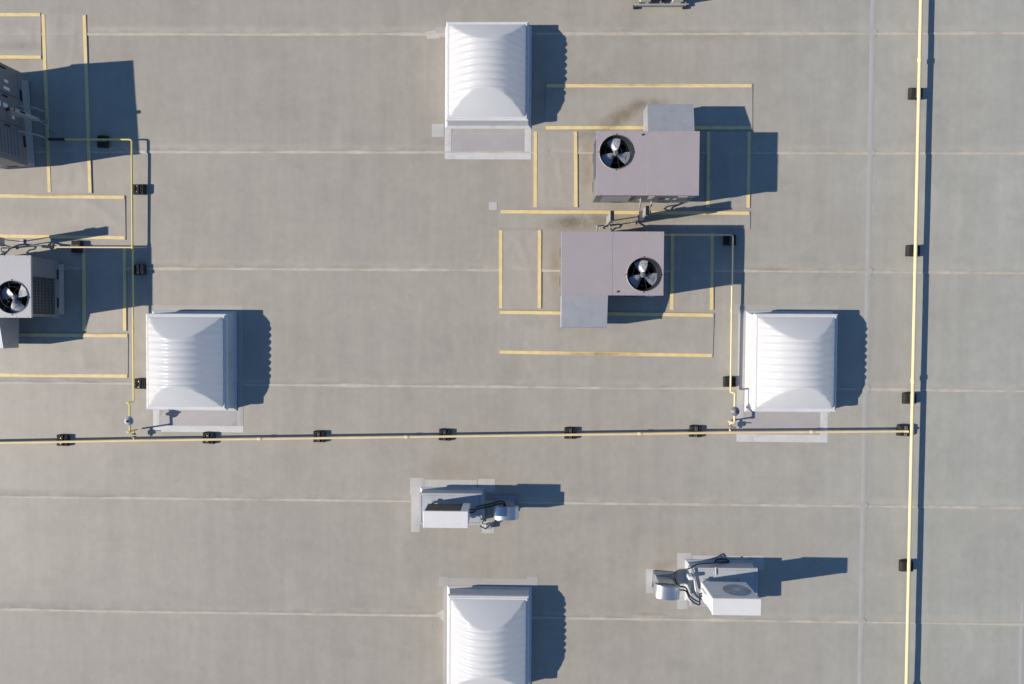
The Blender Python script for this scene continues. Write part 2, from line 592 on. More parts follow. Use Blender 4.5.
def flat(name, poly, dz, m, parent=None, org=(0, 0)):
    """a thin welded sheet that follows the roof; poly is a plan quad (or a round patch) in world metres"""
    mb = MB()
    e = 0.0055 + dz
    if len(poly) == 4:
        a, b, c, d = poly
        nu = max(2, int(math.hypot(b[0] - a[0], b[1] - a[1]) / 0.12)); nv = max(2, int(math.hypot(d[0] - a[0], d[1] - a[1]) / 0.12))
        vs, fs = [], []
        for j in range(nv + 1):
            for i in range(nu + 1):
                p = [(a[q] + (b[q] - a[q]) * i / nu) * (1 - j / nv) + (d[q] + (c[q] - d[q]) * i / nu) * j / nv for q in (0, 1)]
                rim = 0.0045 if i in (0, nu) or j in (0, nv) else 0
                vs.append((p[0] - org[0], p[1] - org[1], surf(*p) + e - rim))
        for j in range(nv):
            for i in range(nu):
                q = j * (nu + 1) + i
                fs.append((q, q + 1, q + nu + 2, q + nu + 1))
    else:
        n = len(poly)
        cx, cy = sum(p[0] for p in poly) / n, sum(p[1] for p in poly) / n
        vs = [(cx - org[0], cy - org[1], surf(cx, cy) + e)] + [(p[0] - org[0], p[1] - org[1], surf(*p) + e) for p in poly]
        fs = [(0, i + 1, (i + 1) % n + 1) for i in range(n)]
    mb.add(vs, fs, True)
    return mb.build(name, m, parent or deck)


def rect(x0, y0, x1, y1):
    return [(x0, y0), (x1, y0), (x1, y1), (x0, y1)]


def pxq(*pts):
    return [tuple(G(*p)[:2]) for p in pts][::-1]


# cover strips over the end laps, and round T-joint patches
for k in range(-5, 9):
    y1, y0 = ROW0 - k * ROWS, ROW0 - (k + 1) * ROWS
    flat('cover_strip', rect(XV - 0.04, y0 + 0.03, XV + 0.06, y1 - 0.02), 0.0, STRIPM)
    c = (XV + 0.02, y0 + 0.01)
    flat('joint_patch', [(c[0] + 0.085 * math.cos(i * PI / 9), c[1] + 0.085 * math.sin(i * PI / 9)) for i in range(18)], 0.002, FAINT)
flat('cover_strip', rect(9.90, ROW0 - 8 * ROWS, 9.99, -5.45), 0.0, STRIPM)
for q in (pxq((489, 202), (497, 202), (497, 210), (489, 210)),
          pxq((437, 614), (443, 609), (449, 616), (443, 621)),
          pxq((646, 569), (655, 569), (655, 593), (646, 593)),
          pxq((432, 124), (444, 124), (444, 137), (432, 137)),
          pxq((425, 32), (438, 30), (440, 38), (427, 39)),
          ):
    flat('membrane_patch', q, 0.002, PATCH)

# ------------------------------------------------------------------ walkway pads
def lerp(a, b, t):
    return (a[0] + (b[0] - a[0]) * t, a[1] + (b[1] - a[1]) * t)


def walkway(quad, stripes, label):
    """quad: plan corners NW, NE, SE, SW"""
    nw, ne, se, sw = [tuple(G(*p)[:2]) for p in quad]
    cx = sum(p[0] for p in (nw, ne, se, sw)) / 4
    cy = sum(p[1] for p in (nw, ne, se, sw)) / 4
    t = thing('walkway_pad', label, 'walkway pad', (cx, cy, 0), group='walkway pads with yellow edges')
    L = [(p[0] - cx, p[1] - cy) for p in (nw, ne, se, sw)]
    nw, ne, se, sw = L
    # pad: a thin mat whose edges curl slightly
    n = 26
    horiz = abs(ne[0] - nw[0]) > abs(nw[1] - sw[1])
    vs, fs = [], []
    nx, ny = (60, 16) if horiz else (16, 60)
    for j in range(ny + 1):
        for i in range(nx + 1):
            a = lerp(sw, se, i / nx); b = lerp(nw, ne, i / nx)
            p = lerp(a, b, j / ny)
            z = 0.0125 + 0.9 * relief(p[0] + cx, p[1] + cy) + 0.0012 * noise.noise((p[0] * 3 + cx * 7, p[1] * 3, cy)) + 0.006 * max(0, 0.16 - abs(noise.noise((p[0] * (0.7 if horiz else 2.6) + cx * 3, p[1] * (2.6 if horiz else 0.7), cy * 2)))) / 0.16 * min(1.0, max(0.0, (min(i, nx - i) / nx * math.hypot(ne[0] - nw[0], ne[1] - nw[1]) - 0.10) / 0.08)) * min(1.0, max(0.0, (min(j, ny - j) / ny * math.hypot(nw[0] - sw[0], nw[1] - sw[1]) - 0.10) / 0.08))
            vs.append((p[0], p[1], z))
    for j in range(ny):
        for i in range(nx):
            a = j * (nx + 1) + i
            fs.append((a, a + 1, a + nx + 2, a + nx + 1))
    edge = list(range(nx + 1)) + [nx + (nx + 1) * j for j in range(1, ny + 1)] + [ny * (nx + 1) + i for i in range(nx - 1, -1, -1)] + [(nx + 1) * j for j in range(ny - 1, 0, -1)]
    mb = MB(); mb.add(vs, fs, True)
    ne_ = len(edge)
    mb.add([vs[e] for e in edge] + [(vs[e][0], vs[e][1], 0.001) for e in edge],
           [((i + 1) % ne_, i, ne_ + i, ne_ + (i + 1) % ne_) for i in range(ne_)])
    mb.build('pad', PADM, t)
    SW_ = 0.064
    for s in stripes:
        a, b, c, d = {'N': (nw, ne, se, sw), 'S': (sw, se, ne, nw), 'W': (nw, sw, se, ne), 'E': (ne, se, sw, nw)}[s]
        wlen = math.hypot(a[0] - d[0], a[1] - d[1])
        t0, t1 = 0.008 / wlen, (0.008 + SW_) / wlen
        m = 22
        vs, fs = [], []
        for i in range(m + 1):
            e0 = lerp(a, b, 0.004 + 0.992 * i / m); e1 = lerp(d, c, 0.004 + 0.992 * i / m)
            for k, tt in enumerate((t0, t1)):
                tt = tt + 0.0035 / wlen * noise.noise((i * 0.9 + cx * 3, k * 4.0, cy * 5))
                p = lerp(e0, e1, tt)
                vs.append((p[0], p[1], 0.0175)); vs.append((p[0], p[1], 0.009))
        for i in range(m):
            q = i * 4
            fs += [(q, q + 4, q + 6, q + 2), (q + 1, q + 5, q + 4, q), (q + 2, q + 6, q + 7, q + 3)]
        fs += [(0, 2, 3, 1), (m * 4 + 1, m * 4 + 3, m * 4 + 2, m * 4)]
        if s in 'NE':
            fs = [f[::-1] for f in fs]
        mb = MB(); mb.add(vs, fs, False)
        mb.build('yellow_stripe', YEL, t)
    return t


walkway([(546, 84), (752.3, 84), (752.3, 130), (545, 130)], 'NS', 'grey walkway pad with yellow edges just north of the upper central rooftop unit')
walkway([(533.5, 131.5), (577.5, 131.5), (578, 207.5), (533.2, 207.5)], 'WE', 'upright walkway pad between the top skylight and the upper central rooftop unit')
walkway([(706.3, 131.5), (751, 131.5), (750, 208), (705.8, 208)], 'WE', 'upright walkway pad shaded by the upper central rooftop unit')
walkway([(500, 209.8), (750, 211.3), (750, 229), (500, 227.5)], 'N', 'narrow single-stripe walkway pad in the gap between the two central rooftop units')
walkway([(498.8, 230), (541.6, 230), (541.4, 308.5), (498.8, 308.5)], 'WE', 'upright walkway pad on the west side of the lower central rooftop unit')
walkway([(670.3, 233), (714, 233), (713.6, 310), (669.7, 310)], 'WE', 'upright walkway pad half shaded by the lower central rooftop unit')
walkway([(499, 310.2), (714, 313.3), (712.5, 357.5), (499, 354)], 'NS', 'long walkway pad along the south side of the lower central rooftop unit')
walkway([(-40, 13), (41, 13), (41.8, 59.5), (-40, 59)], 'NS', 'walkway pad in the very top left corner, cut by the left edge')
walkway([(41.6, 14), (86.6, 15), (92.5, 193.5), (48, 193)], 'WE', 'long upright walkway pad under the shadow of the top left rooftop unit')
walkway([(-40, 193.5), (125.3, 195.5), (126, 240), (-40, 237.5)], 'NS', 'walkway pad running between the two left-edge rooftop units')
walkway([(82, 247.5), (126.7, 248), (127, 331), (82.6, 331)], 'WE', 'upright walkway pad shaded by the left rooftop unit with the fan')
walkway([(-40, 332.5), (128.2, 333.7), (128.2, 378), (-40, 376.5)], 'NS', 'walkway pad south of the left rooftop unit with the fan')

# ------------------------------------------------------------------ skylights
SKW, SKD, SKZ = 1.595, 1.89, 0.37


def make_skylight(label):
    t = thing('skylight', label, 'skylight', group='ribbed barrel skylights')
    hw, hd = SKW / 2, SKD / 2
    # curb: insulated box flared at its foot, wrapped in membrane
    m = MB()
    rings = []
    for off, z in ((0.06, 0.012), (0.01, 0.04), (-0.03, 0.30), (-0.03, 0.315)):
        rings.append([(-hw - off, -hd - off, z), (hw + off, -hd - off, z), (hw + off, hd + off, z), (-hw - off, hd + off, z)])
    vs = [p for r_ in rings for p in r_]
    fs = [(12, 13, 14, 15)]
    for k in range(3):
        for i in range(4):
            j = (i + 1) % 4
            fs.append((k * 4 + i, k * 4 + j, k * 4 + j + 4, k * 4 + i + 4))
    m.add(vs, fs)
    m.build('curb', CURBM, t)
    MB().prism(rect(-hw + 0.07, -hd + 0.07, hw - 0.07, hd - 0.07), 0.318, 0.33).build('bounce_plate', BOUNCE, t)  # added white plate, bounces light up to brighten the dome's shaded half
    # frame: four mitred rails with a raised inner lip
    fr = MB()
    a, b = 0.0, 0.055
    prof = [(0.0, 0.285), (0.0, 0.355), (0.012, 0.365), (0.030, 0.367), (0.034, 0.38), (0.06, 0.38), (0.064, 0.33)]
    cr = []
    for off, z in prof:
        cr.append([(-hw + off, -hd + off, z), (hw - off, -hd + off, z), (hw - off, hd - off, z), (-hw + off, hd - off, z)])
    vs = [p for r_ in cr for p in r_]
    fs = []
    for k in range(len(prof) - 1):
        for i in range(4):
            j = (i + 1) % 4
            fs.append((k * 4 + i, k * 4 + j, k * 4 + j + 4, k * 4 + i + 4))
    fr.add(vs, fs)
    f = fr.build('frame', FRAME, t)
    # dome: ribbed barrel vault with sloped hipped ends
    gw, gd, rise, run = hw - 0.055, hd - 0.055, 0.44, 0.44
    nx, ny = 40, 168
    vs, fs = [], []
    for j in range(ny + 1):
        y = -gd + 2 * gd * j / ny
        for i in range(nx + 1):
            u = -1 + 2 * i / nx
            x = gw * u
            zarch = rise * (1 - abs(u) ** 2.05)
            e = (gd - abs(y)) / run
            zend = rise * (e if e < 1 else 10)
            zz = zarch
            rib = 0.0
            if zend < zarch:
                zz = zend + 0.02 * (1 - abs(u)) * math.sin(min(1, e) * PI) * 0.6
                zz = min(zz, zarch)
            else:
                edge = min(1.0, (zend - zarch) / 0.05, (1 - abs(u)) / 0.07)
                ph = (y / 0.137) % 1.0
                rib = 0.034 * edge * (math.sin(PI * ph) - 0.6)
            vs.append((x, y, 0.372 + max(0, zz + rib)))
    for j in range(ny):
        for i in range(nx):
            q = j * (nx + 1) + i
            fs.append((q, q + 1, q + nx + 2, q + nx + 1))
    d = MB(); d.add(vs, fs, True)
    dm = d.build('dome', DOME, t)
    # screw heads along the frame lip
    for s in (-1, 1):
        for q in range(6):
            y = -hd + 0.18 + q * (SKD - 0.36) / 5
            mb = MB().lathe((s * (hw - 0.018), y, 0.364), [(0.009, 0), (0.008, 0.006), (0.0, 0.008)], 8)
            mb.build('screw', GALV, f)
    return t


sky0 = make_skylight('white ribbed barrel skylight at the top, beside the upper central rooftop unit')
SKY = [(487.3, 71.0), (186.0, 361.8), (795.5, 362.7), (488.2, 643.6)]
labels = [None,
          'white ribbed barrel skylight on the left, beside the left gas branch pipe',
          'white ribbed barrel skylight on the right, between branch pipe and main gas pipe',
          'white ribbed barrel skylight cut off by the bottom edge']
SKC = []
for i, (px, py) in enumerate(SKY):
    s = sky0 if i == 0 else copy_tree(sky0)
    p = G(px, py, SKZ)
    s.location = (p.x, p.y, 0)
    SKC.append((p.x, p.y, s))
    if labels[i]: s['label'] = labels[i]


def skirt(i, W, E, N, S, wst=0.13, inner=True):
    """light membrane flashing strips welded round the curb foot; extents measured from the curb centre"""
    s = SKC[i][2]
    hw, hd = SKW / 2 + 0.06, SKD / 2 + 0.06
    cx, cy = SKC[i][0], SKC[i][1]
    def st(x0, y0, x1, y1, m=PATCH, zz=0.001):
        flat('flashing_strip', rect(x0 + cx, y0 + cy, x1 + cx, y1 + cy), zz, m, s, (cx, cy))
    if S > 0.3:
        st(-W + wst, -hd - S + wst, E - wst, -hd + 0.02, SKIRT, -0.001)
    if S > 0: st(-W, -hd - S, E, -hd - S + wst if S > 0.3 else -hd, BRIGHT)
    if N > 0: st(-hw + 0.02, hd, hw + 0.12, hd + N, FAINT)
    y0, y1 = (-hd - S + wst if S > 0.3 else -hd), hd
    if W > hw + .01: st(-W, y0, -hw if W - hw < 0.2 else -W + wst, y1, FAINT if i != 2 else PATCH)
    if E > hw + .01: st(hw if E - hw < 0.2 else E - wst, y0, E, y1, FAINT)
    elif S > .3: st(E - wst, y0, E, -hd, BRIGHT)
    if W <= hw + .01 and S > .3: st(-W, y0, -W + wst, -hd, BRIGHT)


skirt(0, 0.86, 0.86, 0.05, 0.60)
skirt(1, 0.86, 0.98, 0.12, 0.44)
skirt(2, 1.0, 0.80, 0.12, 0.60, wst=0.15)
skirt(3, 0.93, 0.86, 0.16, 0.1)
# squares welded over skirt corners
for i, (x, y) in ((0, (-0.94, 0.90)), (2, (-0.99, 1.05)), (3, (-0.92, 1.09)), (3, (0.87, 1.11))):
    cx, cy = SKC[i][0], SKC[i][1]
    flat('corner_patch', rect(cx + x - 0.11, cy + y - 0.10, cx + x + 0.11, cy + y + 0.10), 0.0025, FAINT, SKC[i][2], (cx, cy))

# ------------------------------------------------------------------ packaged rooftop units
UL, UD, UB, UT = 1.835, 1.13, 0.25, 1.10


def make_rtu(label, top=UT):
    t = thing('rooftop_unit', label, 'rooftop unit', group='packaged rooftop units')
    hx, hy = UL / 2, UD / 2
    # curb
    m = MB()
    rings = []
    for off, z in ((-0.05, 0.012), (-0.08, 0.05), (-0.09, 0.23), (-0.09, 0.26)):
        rings.append([(-hx - off, -hy - off, z), (hx + off, -hy - off, z), (hx + off, hy + off, z), (-hx - off, hy + off, z)])
    vs = [p for r_ in rings for p in r_]
    fs = [(12, 13, 14, 15)]
    for k in range(3):
        for i in range(4):
            j = (i + 1) % 4
            fs.append((k * 4 + i, k * 4 + j, k * 4 + j + 4, k * 4 + i + 4))
    hx2 = hx
    m.add(vs, fs)
    m.build('curb', RCURB, t)
    # base rail with fork slots
    b = MB()
    b.box((0, -hy + 0.02, 0.30), (UL, 0.04, 0.10)); b.box((0, hy - 0.02, 0.30), (UL, 0.04, 0.10))
    b.box((-hx + 0.02, 0, 0.30), (0.04, UD - 0.08, 0.10)); b.box((hx - 0.02, 0, 0.30), (0.04, UD - 0.08, 0.10))
    b.box((0, 0, 0.345), (UL - 0.08, UD - 0.08, 0.008))
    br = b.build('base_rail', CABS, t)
    for sx in (-1, 1):
        for y in (-0.28, 0.28):
            MB().box((sx * (hx + 0.001), y, 0.295), (0.008, 0.19, 0.055)).build('fork_slot', DARK, br)
        for x in (-0.45, 0.45):
            MB().box((x, sx * (hy + 0.001), 0.295), (0.22, 0.008, 0.055)).build('fork_slot', DARK, br)
    # corner posts and core
    c = MB()
    z0, z1 = 0.35, top - 0.035
    zc, dz = (z0 + z1) / 2, z1 - z0
    c.box((0.42, 0, zc), (UL - 0.90 - 0.05, UD - 0.06, dz))       # air handler section core
    for sx in (-1, 1):
        for sy in (-1, 1):
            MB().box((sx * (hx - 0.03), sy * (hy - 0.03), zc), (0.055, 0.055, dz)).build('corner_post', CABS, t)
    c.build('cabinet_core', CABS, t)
    # side panels, each its own sheet
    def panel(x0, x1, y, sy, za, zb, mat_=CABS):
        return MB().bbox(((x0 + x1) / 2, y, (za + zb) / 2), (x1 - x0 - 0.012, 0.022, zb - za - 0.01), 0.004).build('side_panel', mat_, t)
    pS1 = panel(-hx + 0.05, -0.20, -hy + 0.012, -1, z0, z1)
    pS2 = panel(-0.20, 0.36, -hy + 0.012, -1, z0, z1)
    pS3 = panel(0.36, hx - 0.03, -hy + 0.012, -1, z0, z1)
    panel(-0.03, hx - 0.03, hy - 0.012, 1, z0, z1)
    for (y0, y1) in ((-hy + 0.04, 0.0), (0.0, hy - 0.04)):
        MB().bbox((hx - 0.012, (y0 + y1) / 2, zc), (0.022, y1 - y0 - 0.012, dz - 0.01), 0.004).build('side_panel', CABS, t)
    # condenser coil, west end and north-west side
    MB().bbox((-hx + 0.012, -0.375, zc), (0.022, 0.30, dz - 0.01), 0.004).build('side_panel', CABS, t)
    cw = MB().box((-hx + 0.045, 0.16, zc - 0.03), (0.03, 0.72, dz - 0.08)).build('condenser_coil', COIL, t)
    g = MB()
    for i in range(13):
        g.box((-hx + 0.02, -0.19 + i * 0.058, zc), (0.004, 0.004, dz - 0.03))
    for i in range(7):
        g.box((-hx + 0.014, 0.16, z0 + 0.06 + i * (dz - 0.12) / 6), (0.006, 0.72, 0.006))
    g.build('coil_guard', MOTOR, cw)
    fm = MB()
    fm.box((-hx + 0.012, -0.212, zc), (0.024, 0.03, dz - 0.01)); fm.box((-hx + 0.012, 0.525, zc), (0.024, 0.03, dz - 0.01))
    fm.box((-hx + 0.012, 0.156, z0 + 0.02), (0.024, 0.70, 0.035)); fm.box((-hx + 0.012, 0.156, z1 - 0.02), (0.024, 0.70, 0.035))
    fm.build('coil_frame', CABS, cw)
    cn = MB().box((-0.475, hy - 0.045, zc), (0.82, 0.03, dz - 0.02)).build('condenser_coil', COIL, t)
    g = MB()
    for i in range(15):
        g.box((-0.87 + i * 0.056, hy - 0.02, zc), (0.006, 0.006, dz - 0.03))
    for i in range(7):
        g.box((-0.475, hy - 0.014, z0 + 0.06 + i * (dz - 0.12) / 6), (0.82, 0.006, 0.006))
    g.build('coil_guard', MOTOR, cn)
    # louvres, stickers, handles on the service side
    for i in range(7):
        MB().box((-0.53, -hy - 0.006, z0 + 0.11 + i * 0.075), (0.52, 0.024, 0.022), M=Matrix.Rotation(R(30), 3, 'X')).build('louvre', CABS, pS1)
    for x, z, sx, sz in ((0.12, 0.85, 0.10, 0.14), (0.12, 0.68, 0.08, 0.10), (0.70, 0.86, 0.16, 0.10), (0.46, 0.62, 0.06, 0.13), (0.60, 0.62, 0.05, 0.09), (-0.05, 0.52, 0.07, 0.06)):
        p = pS2 if x < 0.36 else pS3
        MB().box((x, -hy + 0.0, z), (sx, 0.004, sz)).build('sticker', LABELM, p)
    for x, p in ((-0.26, pS1), (0.30, pS2), (0.84, pS3)):
        MB().bbox((x, -hy - 0.006, 0.68), (0.03, 0.02, 0.12), 0.004).build('panel_handle', BLACK, p)
    # lid: fan deck with a round opening + rear lid
    fx, fy, fr = -0.575, 0.20, 0.307
    ov = 0.018
    n = 64
    x0, x1, y0, y1 = -hx - ov, -0.004, -hy - ov, hy + ov
    ia, oa = [], []
    for k in range(n):
        a = 2 * PI * (k + 0.5) / n
        dx, dy = math.cos(a), math.sin(a)
        ts = []
        if dx > 1e-6: ts.append((x1 - fx) / dx)
        if dx < -1e-6: ts.append((x0 - fx) / dx)
        if dy > 1e-6: ts.append((y1 - fy) / dy)
        if dy < -1e-6: ts.append((y0 - fy) / dy)
        s = min(ts)
        ia.append((fx + fr * dx, fy + fr * dy)); oa.append([fx + s * dx, fy + s * dy])
    for cx_, cy_ in ((x0, y0), (x1, y0), (x1, y1), (x0, y1)):
        k = min(range(n), key=lambda q: (oa[q][0] - cx_) ** 2 + (oa[q][1] - cy_) ** 2)
        oa[k] = [cx_, cy_]
    vs, fs = [], []
    ri = [(fr + 0.012, 0.0), (fr + 0.006, 0.012), (fr, 0.012), (fr - 0.002, 0.004)]
    for k in range(n): vs.append((oa[k][0], oa[k][1], top - 0.04))
    for k in range(n): vs.append((oa[k][0], oa[k][1], top))
    for (rr, zz) in ri:
        for k in range(n):
            a = 2 * PI * (k + 0.5) / n
            vs.append((fx + rr * math.cos(a), fy + rr * math.sin(a), top + zz))
    for L in range(5):
        for k in range(n):
            l = (k + 1) % n
            fs.append((L * n + k, L * n + l, (L + 1) * n + l, (L + 1) * n + k))
    d = MB(); d.add(vs, fs)
    fd = d.build('fan_deck', CAB, t)
    d = MB()
    d.bbox(((-0.003 + hx + ov) / 2, 0, top - 0.019), (hx + ov + 0.003, UD + 2 * ov, 0.040), 0.003)
    d.build('top_panel', CAB, t)
    for k in range(9):
        xx = -hx + 0.05 + k * (UL - 0.1) / 8
        for sy in (-1, 1):
            MB().lathe((xx, sy * (hy + 0.003), top), [(0.010, 0), (0.009, 0.005), (0, 0.006)], 6).build('lid_screw', GALVD, fd)
    # fan well
    d = MB().lathe((fx, fy, 0), [(fr - 0.002, top + 0.004), (fr - 0.005, top - 0.05), (0.272, top - 0.062), (0.272, z0 + 0.02), (0.0, z0 + 0.02)], 40)
    d.build('fan_well', DARK, t)
    fan = MB().lathe((0, 0, 0), [(0.0, top - 0.040), (0.036, top - 0.042), (0.05, top - 0.055), (0.05, top - 0.20), (0.0, top - 0.20)], 20)
    fan.tube([(-0.27, 0, top - 0.21), (0.27, 0, top - 0.21)], 0.008, 6)
    fan = fan.build('fan', MOTOR, t, (fx, fy, 0))
    for k in range(3):
        a0 = R(95) + k * 2 * PI / 3
        vs, fs = [], []
        for i in range(8):
            rr = 0.05 + (fr - 0.040 - 0.05) * i / 7
            half = R(34 - 6 * (i / 7) ** 2)
            for j in range(7):
                s = -1 + j / 3
                a = a0 + s * half + 0.08 * i / 7
                z = top - 0.085 - s * 0.036 * (1 - 0.35 * i / 7) - 0.016 * s * s
                vs.append((rr * math.cos(a), rr * math.sin(a), z))
        for i in range(7):
            for j in range(6):
                q = i * 7 + j
                fs.append((q, q + 7, q + 8, q + 1))
        m = MB(); m.add(vs, fs, True)
        m.add([(p[0], p[1], p[2] - 0.003) for p in vs], [f[::-1] for f in fs], True)
        m.build('fan_blade', BLADE, fan)
    # wire guard over the opening
    gd = MB()
    for rr in (0.10, 0.20, 0.305):
        gd.tube([(fx + rr * math.cos(2 * PI * k / 36), fy + rr * math.sin(2 * PI * k / 36), top + 0.016) for k in range(37)], 0.0022, 5, False)
    for k in range(8):
        a = k * PI / 4 + 0.2
        gd.tube([(fx + 0.05 * math.cos(a), fy + 0.05 * math.sin(a), top + 0.016), (fx + (fr + 0.014) * math.cos(a), fy + (fr + 0.014) * math.sin(a), top + 0.014)], 0.0022, 5)
    gd.build('fan_guard', BLACK, fd)
    for k in range(4):
        a = k * PI / 2
        MB().lathe((fx + (fr + 0.016) * math.cos(a), fy + (fr + 0.016) * math.sin(a), top), [(0.011, 0), (0.011, 0.01), (0, 0.012)], 8).build('guard_clip', BLACK, fd)
    MB().lathe((-0.10, hy - 0.05, top), [(0.018, 0), (0.016, 0.02), (0, 0.024)], 10).build('vent_cap', BLACK, fd)
    # economiser hood: sloped top, closed cheeks, open filter slot below
    xa, xb = 0.045, 0.905
    yo = hy + 0.61
    h = MB()
    pts = [(hy, 0.28), (hy, 0.85), (yo, 0.725), (yo, 0.30)]
    vs = [(xa, y, z) for y, z in pts] + [(xb, y, z) for y, z in pts]
    fs = [(1, 2, 6, 5), (2, 3, 7, 6), (0, 1, 2, 3)[::-1], (4, 5, 6, 7)]
    fs = [(5, 6, 2, 1), (6, 7, 3, 2), (0, 1, 2, 3), (7, 6, 5, 4)]
    h.add(vs, fs)
    h.tube([(xa, yo + 0.004, 0.727), (xb, yo + 0.004, 0.727)], 0.007, 6)
    hd = h.build('intake_hood', GALVD, t)
    f = MB(); f.add([(xa + 0.01, hy + 0.005, 0.30), (xb - 0.01, hy + 0.005, 0.30), (xb - 0.01, yo - 0.01, 0.315), (xa + 0.01, yo - 0.01, 0.315)], [(0, 3, 2, 1)])
    f.build('filter_screen', DARK, hd)
    # drain trap and gas stub on the service side
    dr = MB()
    dr.tube([(0.20, -hy + 0.01, 0.40), (0.20, -hy - 0.07, 0.40), (0.20, -hy - 0.09, 0.36), (0.20, -hy - 0.09, 0.24), (0.20, -hy - 0.13, 0.20), (0.20, -hy - 0.17, 0.24), (0.20, -hy - 0.17, 0.30), (0.20, -hy - 0.21, 0.32), (0.20, -hy - 0.24, 0.28), (0.20, -hy - 0.26, 0.03)], 0.014, 8)
    dr.build('drain_pipe', PVC, t)
    cd = MB()
    cd.tube([(-0.05, -hy, 0.66), (-0.05, -hy - 0.06, 0.66), (-0.05, -hy - 0.10, 0.60), (-0.04, -hy - 0.16, 0.45), (-0.02, -hy - 0.24, 0.40), (0.0, -hy - 0.28, 0.50)], 0.016, 8)
    cd.build('conduit_whip', PVC, t)
    return t


def place_unit(o, c, rz):
    o.location = c
    o.rotation_euler = (0, 0, rz)


u1 = make_rtu('mauve-grey rooftop unit with its fan at left, the upper one of the central pair')
u2 = copy_tree(u1); u2['label'] = 'mauve-grey rooftop unit with its fan at lower right, the lower one of the central pair'
u3 = copy_tree(u1); u3['label'] = 'rooftop unit in the top left corner showing only its shaded panelled side'
u4 = copy_tree(u1); u4['label'] = 'rooftop unit cut by the left edge, its fan and dark coil side in view'
p = G(647.8, 163.2, UT); place_unit(u1, (p.x, p.y, 0), 0)
p = G(612.4, 263.4, UT); place_unit(u2, (p.x, p.y, 0), PI)
p = G(30, 286.6, UT * 0.95); place_unit(u4, (p.x - UL / 2, p.y, 0), PI); u4.scale.z = 0.95
next(c for c in u4.children if c.name.startswith('intake_hood')).location.x = u4.location.x + 10.06 - 0.045
p = G(24, 121, 0.30); place_unit(u3, (p.x - UD / 2, p.y, 0), PI / 2 + R(3.9)); u3.scale.z = 1.135
next(c for c in u2.children if c.name.startswith('fan') and c.children and 'blade' in c.children[0].name).rotation_euler.z = PI


GREYCAB = mat('pale_grey_cabinet_paint', (0.44, 0.43, 0.43), 0.42, var=0.03, scale=2.2, dirt=(0.40, 0.37, 0.33), dscale=3.6, damt=0.5)
for c in u4.children:          # this unit's lid was painted a paler grey than the others
    if c.name.split('.')[0] in ('fan_deck', 'top_panel'):
        c.material_slots[0].link = 'OBJECT'
        c.material_slots[0].material = GREYCAB


# ------------------------------------------------------------------ service disconnects on strut legs beside the units
def make_post(label):
    t = thing('disconnect_post', label, 'electrical disconnect', group='disconnect switches beside rooftop units')
    b = MB().bbox((0, 0, 0.755), (0.06, 0.165, 0.67), 0.006).build('switch_box', GALVD, t)
    MB().bbox((0, 0, 1.10), (0.066, 0.172, 0.022), 0.004).build('box_cap', BLACK, b)
    MB().bbox((0.0, -0.09, 0.90), (0.03, 0.03, 0.12), 0.005).build('switch_handle', BLACK, b)
    for s in (-1, 1):
        MB().tube([(0, s * 0.05, 0.43), (s * 0.08, s * 0.06, 0.02)], 0.010, 8).build('leg', GALVD, t)
        MB().bbox((s * 0.08, s * 0.06, 0.022), (0.08, 0.08, 0.02), 0.003).build('foot_plate', GALVD, t)
    return t


post = make_post('disconnect box on legs just south of the upper central rooftop unit')
p = G(647.5, 210.5, 1.1); place_unit(post, (p.x, p.y, 0), 0)
q = copy_tree(post); q['label'] = 'disconnect box on legs just north of the lower central rooftop unit'
p = G(612.3, 215.5, 1.1); place_unit(q, (p.x, p.y, 0), PI)
q = copy_tree(post); q['label'] = 'disconnect box at the left edge north of the rooftop unit with the fan'
place_unit(q, (u4.location.x - 0.06, u4.location.y + 0.90, 0), PI)
q = copy_tree(post); q['label'] = 'disconnect post reaching over the shaded side of the top left rooftop unit'
p = G(35, 119.6, 0.42); place_unit(q, (p.x, p.y, 0), PI / 2); q.scale.z = 0.97

# ------------------------------------------------------------------ gas pipes
def bend(pts, r=0.06, n=5):
    """round the corners of a polyline"""
    pts = [Vector(p) for p in pts]
    out = [pts[0]]
    for i in range(1, len(pts) - 1):
        a, b, c = pts[i - 1], pts[i], pts[i + 1]
        ra = min(r, (a - b).length * 0.45, (c - b).length * 0.45)
        p0 = b + (a - b).normalized() * ra
        p1 = b + (c - b).normalized() * ra
        for k in range(n + 1):
            t = k / n
            out.append(p0 * (1 - t) ** 2 + b * 2 * t * (1 - t) + p1 * t * t)
    out.append(pts[-1])
    return out


def coupling(parent, p, ax, r, m, L=0.09):
    a = Vector(ax) * L / 2
    p = Vector(p)
    MB().tube([p - a, p - a * 0.8, p + a * 0.8, p + a], [r * 1.12, r * 1.3, r * 1.3, r * 1.12], 12).build('coupling', m, parent)


ZM = 0.195
main = thing('main_gas_pipe', 'thick cream-yellow gas pipe running the full height near the right edge', 'gas pipe')
pa, pb = G(921.9, 0, ZM), G(907, 684, ZM)
XM = (G(916.9, 160, ZM).x + G(911, 500, ZM).x) / 2
MB().tube([(XM, 14, ZM), (XM, 7, ZM), (XM, 0, ZM), (XM, -7, ZM), (XM, -16, ZM)], 0.031, 16).build('pipe', PIPEM, main)
for y in (5.15, -1.05, -7.2):
    coupling(main, (XM, y, ZM), (0, 1, 0), 0.031, PIPEM, 0.10)

